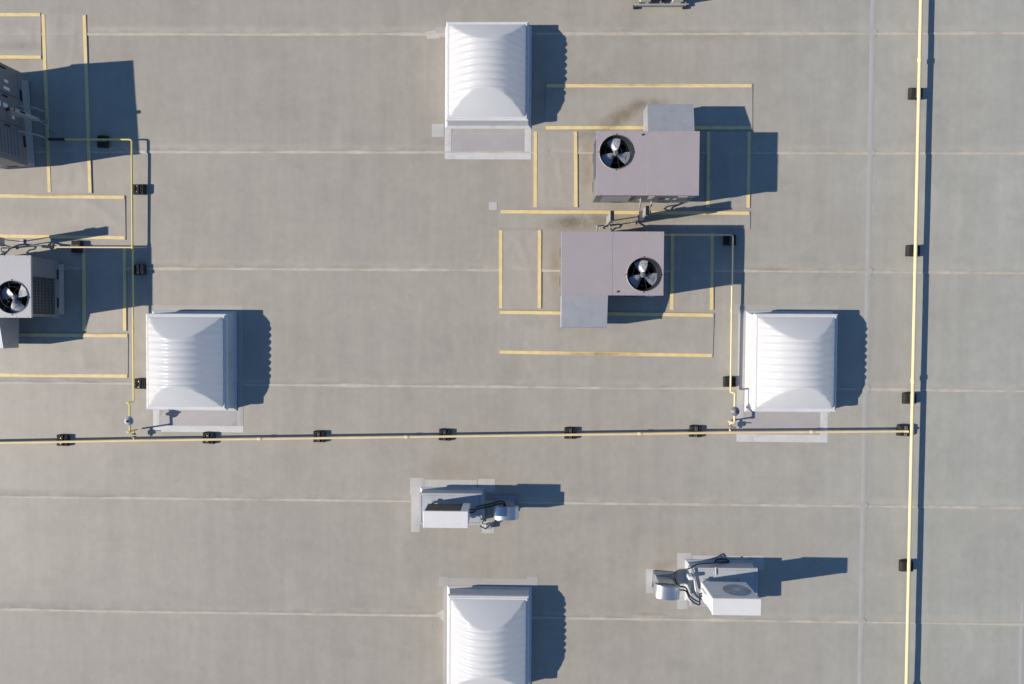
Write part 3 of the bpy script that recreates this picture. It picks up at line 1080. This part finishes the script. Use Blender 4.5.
ZE = 0.14
ew = thing('cross_gas_pipe', 'thin yellow gas pipe running from the left edge across to the main pipe', 'gas pipe')
pw = G(-40, 443.6, ZE); pm = G(134, 440.5, ZE); pc = G(430, 436.6, ZE); pe = G(720, 432.6, ZE)
pend = G(903, 431.2, ZE)
ewpts = [(-16, pw.y - 0.05, ZE), tuple(pw), tuple(pm), tuple(pc), tuple(pe), (pend.x, pend.y, ZE)]
ewpts += [(XM - 0.12, pend.y, ZE), (XM - 0.045, pend.y, ZM - 0.03)]
MB().tube(ewpts, 0.025, 12).build('pipe', PIPEM, ew)


def ew_y(x):
    for a, b in zip(ewpts[:-1], ewpts[1:]):
        if a[0] <= x <= b[0]: return a[1] + (b[1] - a[1]) * (x - a[0]) / (b[0] - a[0])
    return ewpts[-1][1]


for px in (260, 407, 640, 812):
    p = G(px, 436, ZE)
    coupling(ew, (p.x, ew_y(p.x), ZE), (1, 0, 0), 0.025, PIPEM)

ZB = 0.155
RBR = 0.017


def meter_set(t, x, xo, ytop, ybot, m, tall, regm):
    """branch comes from the north at height ZB, rises to a regulator and drops to the cross pipe"""
    zt = tall
    yr = (ytop + ybot) / 2 + 0.03
    MB().tube(bend([(x, ytop + 0.02, ZB), (x, ytop - 0.02, ZB), (x, ytop - 0.02, zt), (xo, ytop - 0.02, zt), (xo, ybot + 0.21, zt), (x, ybot + 0.21, zt), (x, ybot + 0.21, ZE + 0.02), (x, ybot + 0.03, ZE + 0.02)], 0.025, 3), RBR, 10).build('riser_pipe', m, t)
    rg = MB().lathe((xo, yr, zt + 0.0), [(0.0, 0.085), (0.035, 0.085), (0.04, 0.05), (0.085, 0.045), (0.09, 0.03), (0.085, 0.015), (0.04, 0.0), (0.03, -0.05), (0.0, -0.05)], 18).build('regulator', regm, t)
    MB().lathe((xo, yr, zt + 0.085), [(0.02, 0), (0.02, 0.025), (0.0, 0.028)], 10).build('regulator_cap', BLACK, rg)
    for (yy, zz, ax) in ((ybot + 0.21, zt, (1, 0, 0)), (ytop - 0.02, zt, (1, 0, 0))):
        coupling(t, ((x + xo) / 2, yy, zz), ax, RBR, m, 0.06)
    v = MB().bbox((x, ybot + 0.11, ZE + 0.03), (0.055, 0.09, 0.075), 0.01).build('shutoff_valve', MOTOR, t)
    MB().bbox((x + 0.045, ybot + 0.12, ZE + 0.085), (0.11, 0.02, 0.012), 0.003).build('valve_lever', COPPER, v)
    # capped drip leg
    MB().tube([(x, ybot + 0.21, ZE + 0.02), (x, ybot + 0.21, 0.05)], RBR, 10).build('drip_leg', m, t)


# left branch
lb = thing('branch_gas_pipe', 'yellow gas branch pipe beside the left skylight feeding both left-edge units', 'gas pipe', group='gas branch pipes')
xl = (G(132.3, 200, ZB).x + G(133.6, 385, ZB).x) / 2
yn = G(131, 139.5, ZB).y
y2 = G(110, 247.3, ZB).y
yend = ew_y(xl)
ytop = G(134, 400.5, ZB).y
a = G(48, 139, ZB)
MB().tube(bend([(a.x, yn, ZB), (xl, yn, ZB), (xl, ytop, ZB)], 0.05), RBR, 10).build('pipe', PIPEY, lb)
a2 = G(48, 246, ZB)
MB().tube([(a2.x, y2, ZB), (xl, y2, ZB)], RBR, 10).build('pipe', PIPEM, lb)
coupling(lb, (xl, y2, ZB), (0, 1, 0), RBR, PIPEY, 0.11)
coupling(lb, (xl, G(133, 330, ZB).y, ZB), (0, 1, 0), RBR, PIPEY)
uf = G(20, 130, 0.55)
MB().tube(bend([(a.x + 0.3, yn, ZB + 0.004), (a.x, yn, ZB + 0.002), (a.x - 0.12, yn + 0.06, 0.25), (u3.location.x + UD / 2 - 0.02, uf.y, 0.55)], 0.1), 0.018, 8).build('flexible_connector', PVC, lb)
MB().tube([(a.x + 0.02, yn, ZB), (a.x + 0.34, yn, ZB)], 0.033, 10).build('union_sleeve', BLACK, lb)
nf = u4.location.y + UD / 2 - 0.02
b0 = G(18, 252, 0.3)
MB().tube(bend([(a2.x + 0.1, y2, ZB), (a2.x - 0.12, y2 + 0.02, ZB + 0.03), (a2.x - 0.42, y2 + 0.05, 0.26), (a2.x - 0.62, y2 - 0.02, 0.32), (a2.x - 0.72, nf, 0.5)], 0.1), 0.017, 8).build('flexible_connector', PVC, lb)
MB().tube([(a2.x - 0.1, y2 + 0.012, ZB + 0.02), (a2.x + 0.12, y2, ZB)], 0.028, 10).build('union_sleeve', BLACK, lb)
meter_set(lb, xl, G(129.8, 415, 0.38).x, ytop, yend, PIPEY, 0.38, GALVD)

# right branch
rb = thing('branch_gas_pipe', 'yellow gas branch pipe beside the right skylight feeding the lower central unit', 'gas pipe', group='gas branch pipes')
xr = (G(732, 260, ZB).x + G(731.3, 370, ZB).x) / 2
yn = G(690, 234.8, ZB).y
ytop = G(732, 391, ZB).y
yend = ew_y(xr)
xs = u2.location.x + UL / 2 - 0.25
MB().tube(bend([(xs, yn - 0.16, 0.5), (xs, yn, 0.5), (xs, yn, ZB), (xr, yn, ZB), (xr, ytop, ZB)], 0.05), RBR, 10).build('pipe', PIPEM, rb)
coupling(rb, (xr, G(731, 310, ZB).y, ZB), (0, 1, 0), RBR, PIPEM)
meter_set(rb, xr, G(734.5, 410, 0.28).x, ytop, yend, PIPEM, 0.28, MOTOR)


# ------------------------------------------------------------------ rubber pipe supports
def make_support(h, label, bx=0.245, by=0.215):
    t = thing('pipe_support', label, 'pipe support', group='rubber pipe supports')
    bh = h - 0.045
    b = MB()
    b.box((0, 0, 0.014 + bh * 0.3), (bx, by, bh * 0.6))
    b.box((0, 0, 0.014 + bh * 0.8), (bx, by, bh * 0.4), taper=0.86)
    rb_ = b.build('rubber_block', RUB, t)
    for s in (-1, 1):
        MB().box((s * bx * 0.27, 0, 0.0145 + bh + 0.003), (0.022, by * 0.62, 0.010)).build('drain_rib', RUB, rb_)
    st = MB()
    st.box((0, 0, 0.020 + bh), (0.042, by * 0.9, 0.004)); st.box((-0.019, 0, 0.031 + bh), (0.004, by * 0.9, 0.02)); st.box((0.019, 0, 0.031 + bh), (0.004, by * 0.9, 0.02))
    s_ = st.build('strut_channel', MOTOR, t)
    for y in (-0.055, 0.055):
        MB().lathe((0, y, 0.03 + bh), [(0.011, 0), (0.011, 0.016), (0.0, 0.018)], 6, smooth=False).build('bolt', COPPER, s_)
    return t


sup_ns = make_support(ZM - 0.045, 'rubber support block under the main pipe, nearest the top edge')
sup_ew = make_support(ZE - 0.03, 'rubber support block under the cross pipe, nearest the left edge', 0.24, 0.225)
sup_br = make_support(ZB - 0.022, 'rubber support block in the shadow of the top left rooftop unit', 0.24, 0.20)


def put(src, first, x, y, rz, label):
    o = src if first else copy_tree(src)
    o.location = (x, y, 0)
    o.rotation_euler = (0, 0, rz)
    o['label'] = label
    return o


def jit():
    return R(random.uniform(-3, 3))


for i, (px, py, lab) in enumerate((
        (917.2, 92.5, 'rubber support block under the main pipe, nearest the top edge'),
        (914.6, 250.5, 'rubber support block under the main pipe, second from the top edge'),
        (911, 398.6, 'rubber support block under the main pipe, just above the cross pipe junction'),
        (905.5, 431, 'rubber support block where the cross pipe meets the main pipe'),
        (907.8, 567, 'rubber support block under the main pipe, nearest the bottom edge'))):
    p = G(px, py, 0.12)
    put(sup_ns, i == 0, p.x, p.y, jit(), lab)
for i, (px, lab) in enumerate((
        (61, 'rubber support block under the cross pipe, nearest the left edge'),
        (207.5, 'rubber support block under the cross pipe, just below the left skylight'),
        (318.5, 'rubber support block under the cross pipe, third from the left edge'),
        (444.5, 'rubber support block under the cross pipe, fourth from the left edge'),
        (570.5, 'rubber support block under the cross pipe, below the lower central rooftop unit'),
        (696, 'rubber support block under the cross pipe, left of the right branch pipe'))):
    p = G(px, 436, 0.1)
    put(sup_ew, i == 0, p.x, ew_y(p.x) + 0.015, PI / 2 * 0 + jit(), lab)
for i, (px, py, rz, lab) in enumerate((
        (101.5, 141, PI / 2, 'rubber support block in the shadow of the top left rooftop unit'),
        (137.8, 189, 0, 'rubber support block under the left branch pipe, in sunlight between the two shadows'),
        (138, 269.5, 0, 'rubber support block under the left branch pipe, in the shadow of the left rooftop unit'),
        (139.5, 384, 0, 'rubber support block under the left branch pipe, against the left skylight'),
        (75.5, 246.5, PI / 2, 'rubber support block beside the left rooftop unit with the fan'),
        (730.5, 239.8, 0, 'rubber support block at the top corner of the right branch pipe'),
        (641, 237, PI / 2, 'rubber support block tucked against the lower central rooftop unit'),
        (730.3, 382, 0, 'rubber support block under the right branch pipe, near the right skylight'))):
    p = G(px, py, 0.1)
    put(sup_br, i == 0, p.x, p.y, rz + jit(), lab)


# ------------------------------------------------------------------ equipment curbs, condensers, hooded vents
def equipment_curb(x0, x1, y0, y1, h, label, patches):
    cx, cy = (x0 + x1) / 2, (y0 + y1) / 2
    t = thing('equipment_curb', label, 'equipment curb', (cx, cy, 0), group='membrane-wrapped equipment curbs')
    hx, hy = (x1 - x0) / 2, (y1 - y0) / 2
    m = MB()
    rings = []
    for off, z in ((0.06, 0.012), (0.012, 0.04), (-0.01, h - 0.015), (-0.03, h)):
        rings.append([(-hx - off, -hy - off, z), (hx + off, -hy - off, z), (hx + off, hy + off, z), (-hx - off, hy + off, z)])
    vs = [p for r_ in rings for p in r_]
    fs = [(12, 13, 14, 15)]
    for k in range(3):
        for i in range(4):
            j = (i + 1) % 4
            fs.append((k * 4 + i, k * 4 + j, k * 4 + j + 4, k * 4 + i + 4))
    m.add(vs, fs)
    m.build('curb_box', ECURB, t)
    m = MB()
    for (a, b, c, d) in ((-hx - .02, -hy - .02, hx + .02, -hy + .02), (-hx - .02, hy - .02, hx + .02, hy + .02), (-hx - .02, -hy + .02, -hx + .02, hy - .02), (hx - .02, -hy + .02, hx + .02, hy - .02)):
        m.prism(rect(a, b, c, d), h - 0.05, h + 0.006)
    m.build('cap_flashing', ECURB, t)
    for (a, b, c, d) in patches:
        flat('corner_patch', rect(a, b, c, d), 0.001, PATCH, t, (cx, cy))
    return t


def pr(x0, y0, x1, y1):
    a = G(x0, y1); b = G(x1, y0)
    return (a.x, a.y, b.x, b.y)


HC = 0.36
a = G(420.5, 494, HC); b = G(481, 524, HC)
equipment_curb(a.x, b.x, b.y, a.y, HC, 'white wrapped curb carrying the dark-backed condenser at bottom centre',
               [pr(410, 478, 424, 495), pr(411, 495.2, 420, 532), pr(424.3, 480, 477, 489), pr(478, 479, 495, 492), pr(482, 521, 494, 533)])
a = G(692, 568.5, HC); b = G(756, 606, HC)
equipment_curb(a.x, b.x, b.y, a.y, HC, 'white wrapped curb carrying the condenser with the round fan grille',
               [pr(677, 553, 691.5, 568), pr(677, 568.4, 688, 609), pr(692, 556, 750, 564), pr(750.5, 556, 764, 570)])


def stand(t, W, D, z0, z1):
    for sx in (-1, 1):
        for sy in (-1, 1):
            MB().box((sx * (W / 2 - 0.09), sy * (D / 2 - 0.02), (z0 + z1) / 2), (0.04, 0.04, z1 - z0)).build('leg', GALVD, t)
        MB().box((sx * (W / 2 - 0.09), 0, z1 - 0.017), (0.042, D + 0.06, 0.03)).build('stand_rail', GALVD, t)


def condenser(label, W, D, z0, z1, coil_north):
    t = thing('condenser', label, 'condenser', group='small split-system condensers')
    H = z1 - z0
    zc = (z0 + z1) / 2
    stand(t, W, D, HC + 0.006, z0)
    if coil_north:
        MB().bbox((0.0, -0.02, zc - 0.01), (W - 0.01, D - 0.05, H - 0.03), 0.012).build('casing', WHITE, t)
        MB().bbox((W / 2 - 0.075, D / 2 - 0.025, zc - 0.01), (0.145, 0.05, H - 0.03), 0.008).build('end_panel', WHITE, t)
        c = MB().box((-0.075, D / 2 - 0.03, zc), (W - 0.17, 0.03, H - 0.05)).build('coil', COIL, t)
        g = MB()
        for i in range(24):
            g.box((-W / 2 + 0.03 + i * (W - 0.2) / 23, D / 2 - 0.012, zc), (0.004, 0.004, H - 0.06))
        g.build('coil_guard', BLACK, c)
    else:
        cs = MB().bbox((0, 0, zc - 0.01), (W - 0.01, D - 0.012, H - 0.03), 0.012).build('casing', WHITE, t)
        fx = 0.13
        rot = Matrix.Rotation(R(-90), 3, 'X')
        g = MB()
        d = MB().lathe((fx, D / 2 - 0.004, zc), [(0.0, 0.0005), (0.255, 0.0005), (0.255, -0.002)], 36, rot).build('fan_opening', MOTOR, t)
        for k in range(1, 10):
            rr = 0.027 * k + 0.01
            g.tube([(fx + rr * math.cos(2 * PI * q / 32), D / 2 + 0.008, zc + rr * math.sin(2 * PI * q / 32)) for q in range(33)], 0.0042, 5, False)
        for k in range(12):
            an = k * PI / 6
            g.tube([(fx, D / 2 + 0.006, zc), (fx + 0.262 * math.cos(an), D / 2 + 0.006, zc + 0.262 * math.sin(an))], 0.004, 5)
        g.build('fan_grille', WHITE, d)
        MB().box((-W / 2 + 0.12, D / 2 - 0.004, z1 - 0.18), (0.10, 0.004, 0.06)).build('nameplate', LABELM, cs)
        # side service cover (west)
        MB().bbox((-W / 2 - 0.012, -0.02, zc - 0.12), (0.04, 0.18, 0.34), 0.01).build('service_cover', WHITE, cs)
    MB().bbox((0, 0, z1 - 0.012), (W + 0.006, D + 0.006, 0.026), 0.008).build('lid', WHITE, t)
    return t


# bottom-centre condenser
zt = 1.08
c0 = G(445.6, 519.6, zt)
cA = condenser('white condenser with a dark coil back at bottom centre, beside a metal vent hood', 0.835, 0.31, 0.46, zt, True)
cA.location = (c0.x, c0.y, 0)
L = lambda px, py, z: tuple(G(px, py, z) - Vector((c0.x, c0.y, 0)))
vA = G(506, 513.5, 0.6)
va = vA - Vector((c0.x, c0.y, 0))
for dz, dy in ((0, 0), (0.0, 0.05)):
    MB().tube(bend([(0.40, 0.05 + dy, 0.75), (0.50, 0.05 + dy, 0.75), (0.53, 0.06 + dy, 0.56), (0.72, 0.09 + dy, 0.52), (va.x - 0.05, va.y + 0.17 + dy, 0.46), (va.x, va.y + 0.02 + dy * 0.5, 0.40)], 0.08), 0.016, 8).build('insulated_line', BLACK, cA)
MB().tube(bend([L(483, 505, 0.6), L(487, 512, 0.5), L(484, 520, 0.40), L(480, 526, 0.30), L(486, 529, 0.08), L(491, 526, 0.03)], 0.05), 0.012, 8).build('cable', BLACK, cA)
MB().tube(bend([(0.40, -0.05, 0.66), (0.47, -0.05, 0.62), L(480, 516, 0.45), L(481, 523, 0.3), L(489, 525, 0.06), L(493, 521, 0.03)], 0.05), 0.010, 8).build('cable', GALVD, cA)
MB().bbox(L(488.5, 526, 0.06), (0.12, 0.10, 0.09), 0.01).build('junction_box', GALVD, cA)

# lower-right condenser
zt2 = 1.31
c1 = G(736.8, 607, zt2)
cB = condenser('tall white condenser with a round fan grille at lower right', 0.885, 0.305, 0.46, zt2, False)
cB.location = (c1.x, c1.y, 0)
L2 = lambda px, py, z: tuple(G(px, py, z) - Vector((c1.x, c1.y, 0)))
for s in (0.0, 0.05):
    MB().tube(bend([(-0.45, -0.05 + s, 0.72), (-0.52, -0.05 + s, 0.70), L2(700, 606 - s * 60, 0.5), L2(690, 600 - s * 60, 0.45), L2(686, 590 - s * 60, 0.45), L2(679, 590 - s * 70, 0.40)], 0.08), 0.015, 8).build('insulated_line', BLACK, cB)
MB().tube(bend([L2(678, 586, 0.38), L2(673, 575, 0.30), L2(678, 570, 0.28), L2(689, 569, 0.40), L2(697, 564, 0.37), L2(712, 563, 0.2), L2(727, 562, 0.04)], 0.07), 0.013, 8).build('cable', BLACK, cB)
MB().tube(bend([L2(692, 568, 0.42), L2(694, 578, 0.40), L2(696, 592, 0.42), L2(702, 598, 0.60), (-0.44, 0.0, 0.66)], 0.07), 0.018, 8).build('conduit', GALV, cB)
MB().bbox(L2(690, 577, 0.45), (0.09, 0.07, 0.16), 0.01).build('junction_box', WHITE, cB)
MB().tube(bend([L2(716, 567, 0.375), L2(716, 575, 0.375)], 0.02), 0.012, 8).build('cable_clip', GALVD, cB)
# slack cable coil lying behind the curb
MB().tube([L2(*(722 + 7 * math.cos(q * 0.55), 561.5 - 2.6 * math.sin(q * 0.55)), 0.03 + q * 0.0006) for q in range(34)], 0.012, 6).build('cable_coil', BLACK, cB)


def hood_vent(label, x, y, rz):
    """half-round sheet-metal hood on a boxed riser, mouth to the north"""
    t = thing('hood_vent', label, 'vent', (x, y, 0), rz, group='half-round metal vent hoods')
    Wd, Dp, zs, rr = 0.44, 0.25, 0.50, 0.24
    r_ = MB()
    r_.prism(rect(-0.15, -0.07, 0.15, 0.12), 0.012, 0.42)
    r_.prism(rect(-0.21, -0.12, 0.21, 0.21), 0.010, 0.03)
    r_.build('riser', GALV, t)
    n = 20
    prof = [(-rr, zs - 0.16)] + [(-rr * math.cos(PI * k / n), zs + rr * 0.6 * math.sin(PI * k / n)) for k in range(n + 1)] + [(rr, zs - 0.16)]
    vs, fs = [], []
    for yy in (-Dp / 2, Dp / 2):
        vs += [(px_, yy, z) for px_, z in prof]
    m_ = len(prof)
    for k in range(m_ - 1):
        fs.append((k, k + 1, m_ + k + 1, m_ + k))
    h = MB(); h.add(vs, [f[::-1] for f in fs], True)
    iv = [(p[0] * 0.975, p[1], p[2] - 0.006) for p in vs]
    h.add(iv, fs, True)
    h.add(vs[:m_], [tuple(range(m_))])
    hood = h.build('hood', SPUN, t)
    MB().prism(rect(-rr * 0.97, Dp / 2 - 0.035, rr * 0.97, Dp / 2 - 0.03), zs - 0.15, zs + 0.05).build('mouth_screen', GALVD, hood)
    MB().prism(rect(-rr - 0.004, -Dp / 2 + 0.01, rr + 0.004, -Dp / 2 + 0.03), zs - 0.166, zs - 0.156).build('hem', GALV, hood)
    return t


hood_vent('half-round shiny metal vent hood right of the dark-backed condenser', vA.x, vA.y, 0.0)
vB = G(668.5, 593, 0.6)
hood_vent('half-round shiny metal vent hood left of the fan-grille condenser', vB.x, vB.y, R(-4))

# ------------------------------------------------------------------ low skid at the top edge
p0, p1 = G(635, 5.5, 0.1), G(686.5, 4.5, 0.1)
t = thing('equipment_skid', 'low skid with two cream blocks cut off by the top edge', 'skid', ((p0.x + p1.x) / 2, p0.y, 0))
hw = (p1.x - p0.x) / 2
for y in (0.015, 0.75):
    MB().bbox((0, y, 0.09), (2 * hw, 0.03, 0.06), 0.004).build('side_rail', GALVD, t)
for x in (-hw + 0.015, 0.0, hw - 0.015):
    MB().bbox((x, 0.3825, 0.09), (0.03, 0.70, 0.06), 0.004).build('cross_rail', MOTOR, t)
for x in (-hw + 0.02, hw - 0.02):
    for y in (0.0, 0.765):
        MB().bbox((x, y, 0.036), (0.09, 0.07, 0.045), 0.004).build('foot', RUB, t)
for x, wd in ((-0.31, 0.22), (0.32, 0.22)):
    MB().bbox((x, 0.36, 0.25), (wd, 0.62, 0.26), 0.015).build('cream_block', CREAM, t)
for x in (-0.10, 0.10):
    MB().bbox((x, 0.40, 0.19), (0.15, 0.60, 0.16), 0.01).build('dark_casing', BLACK, t)
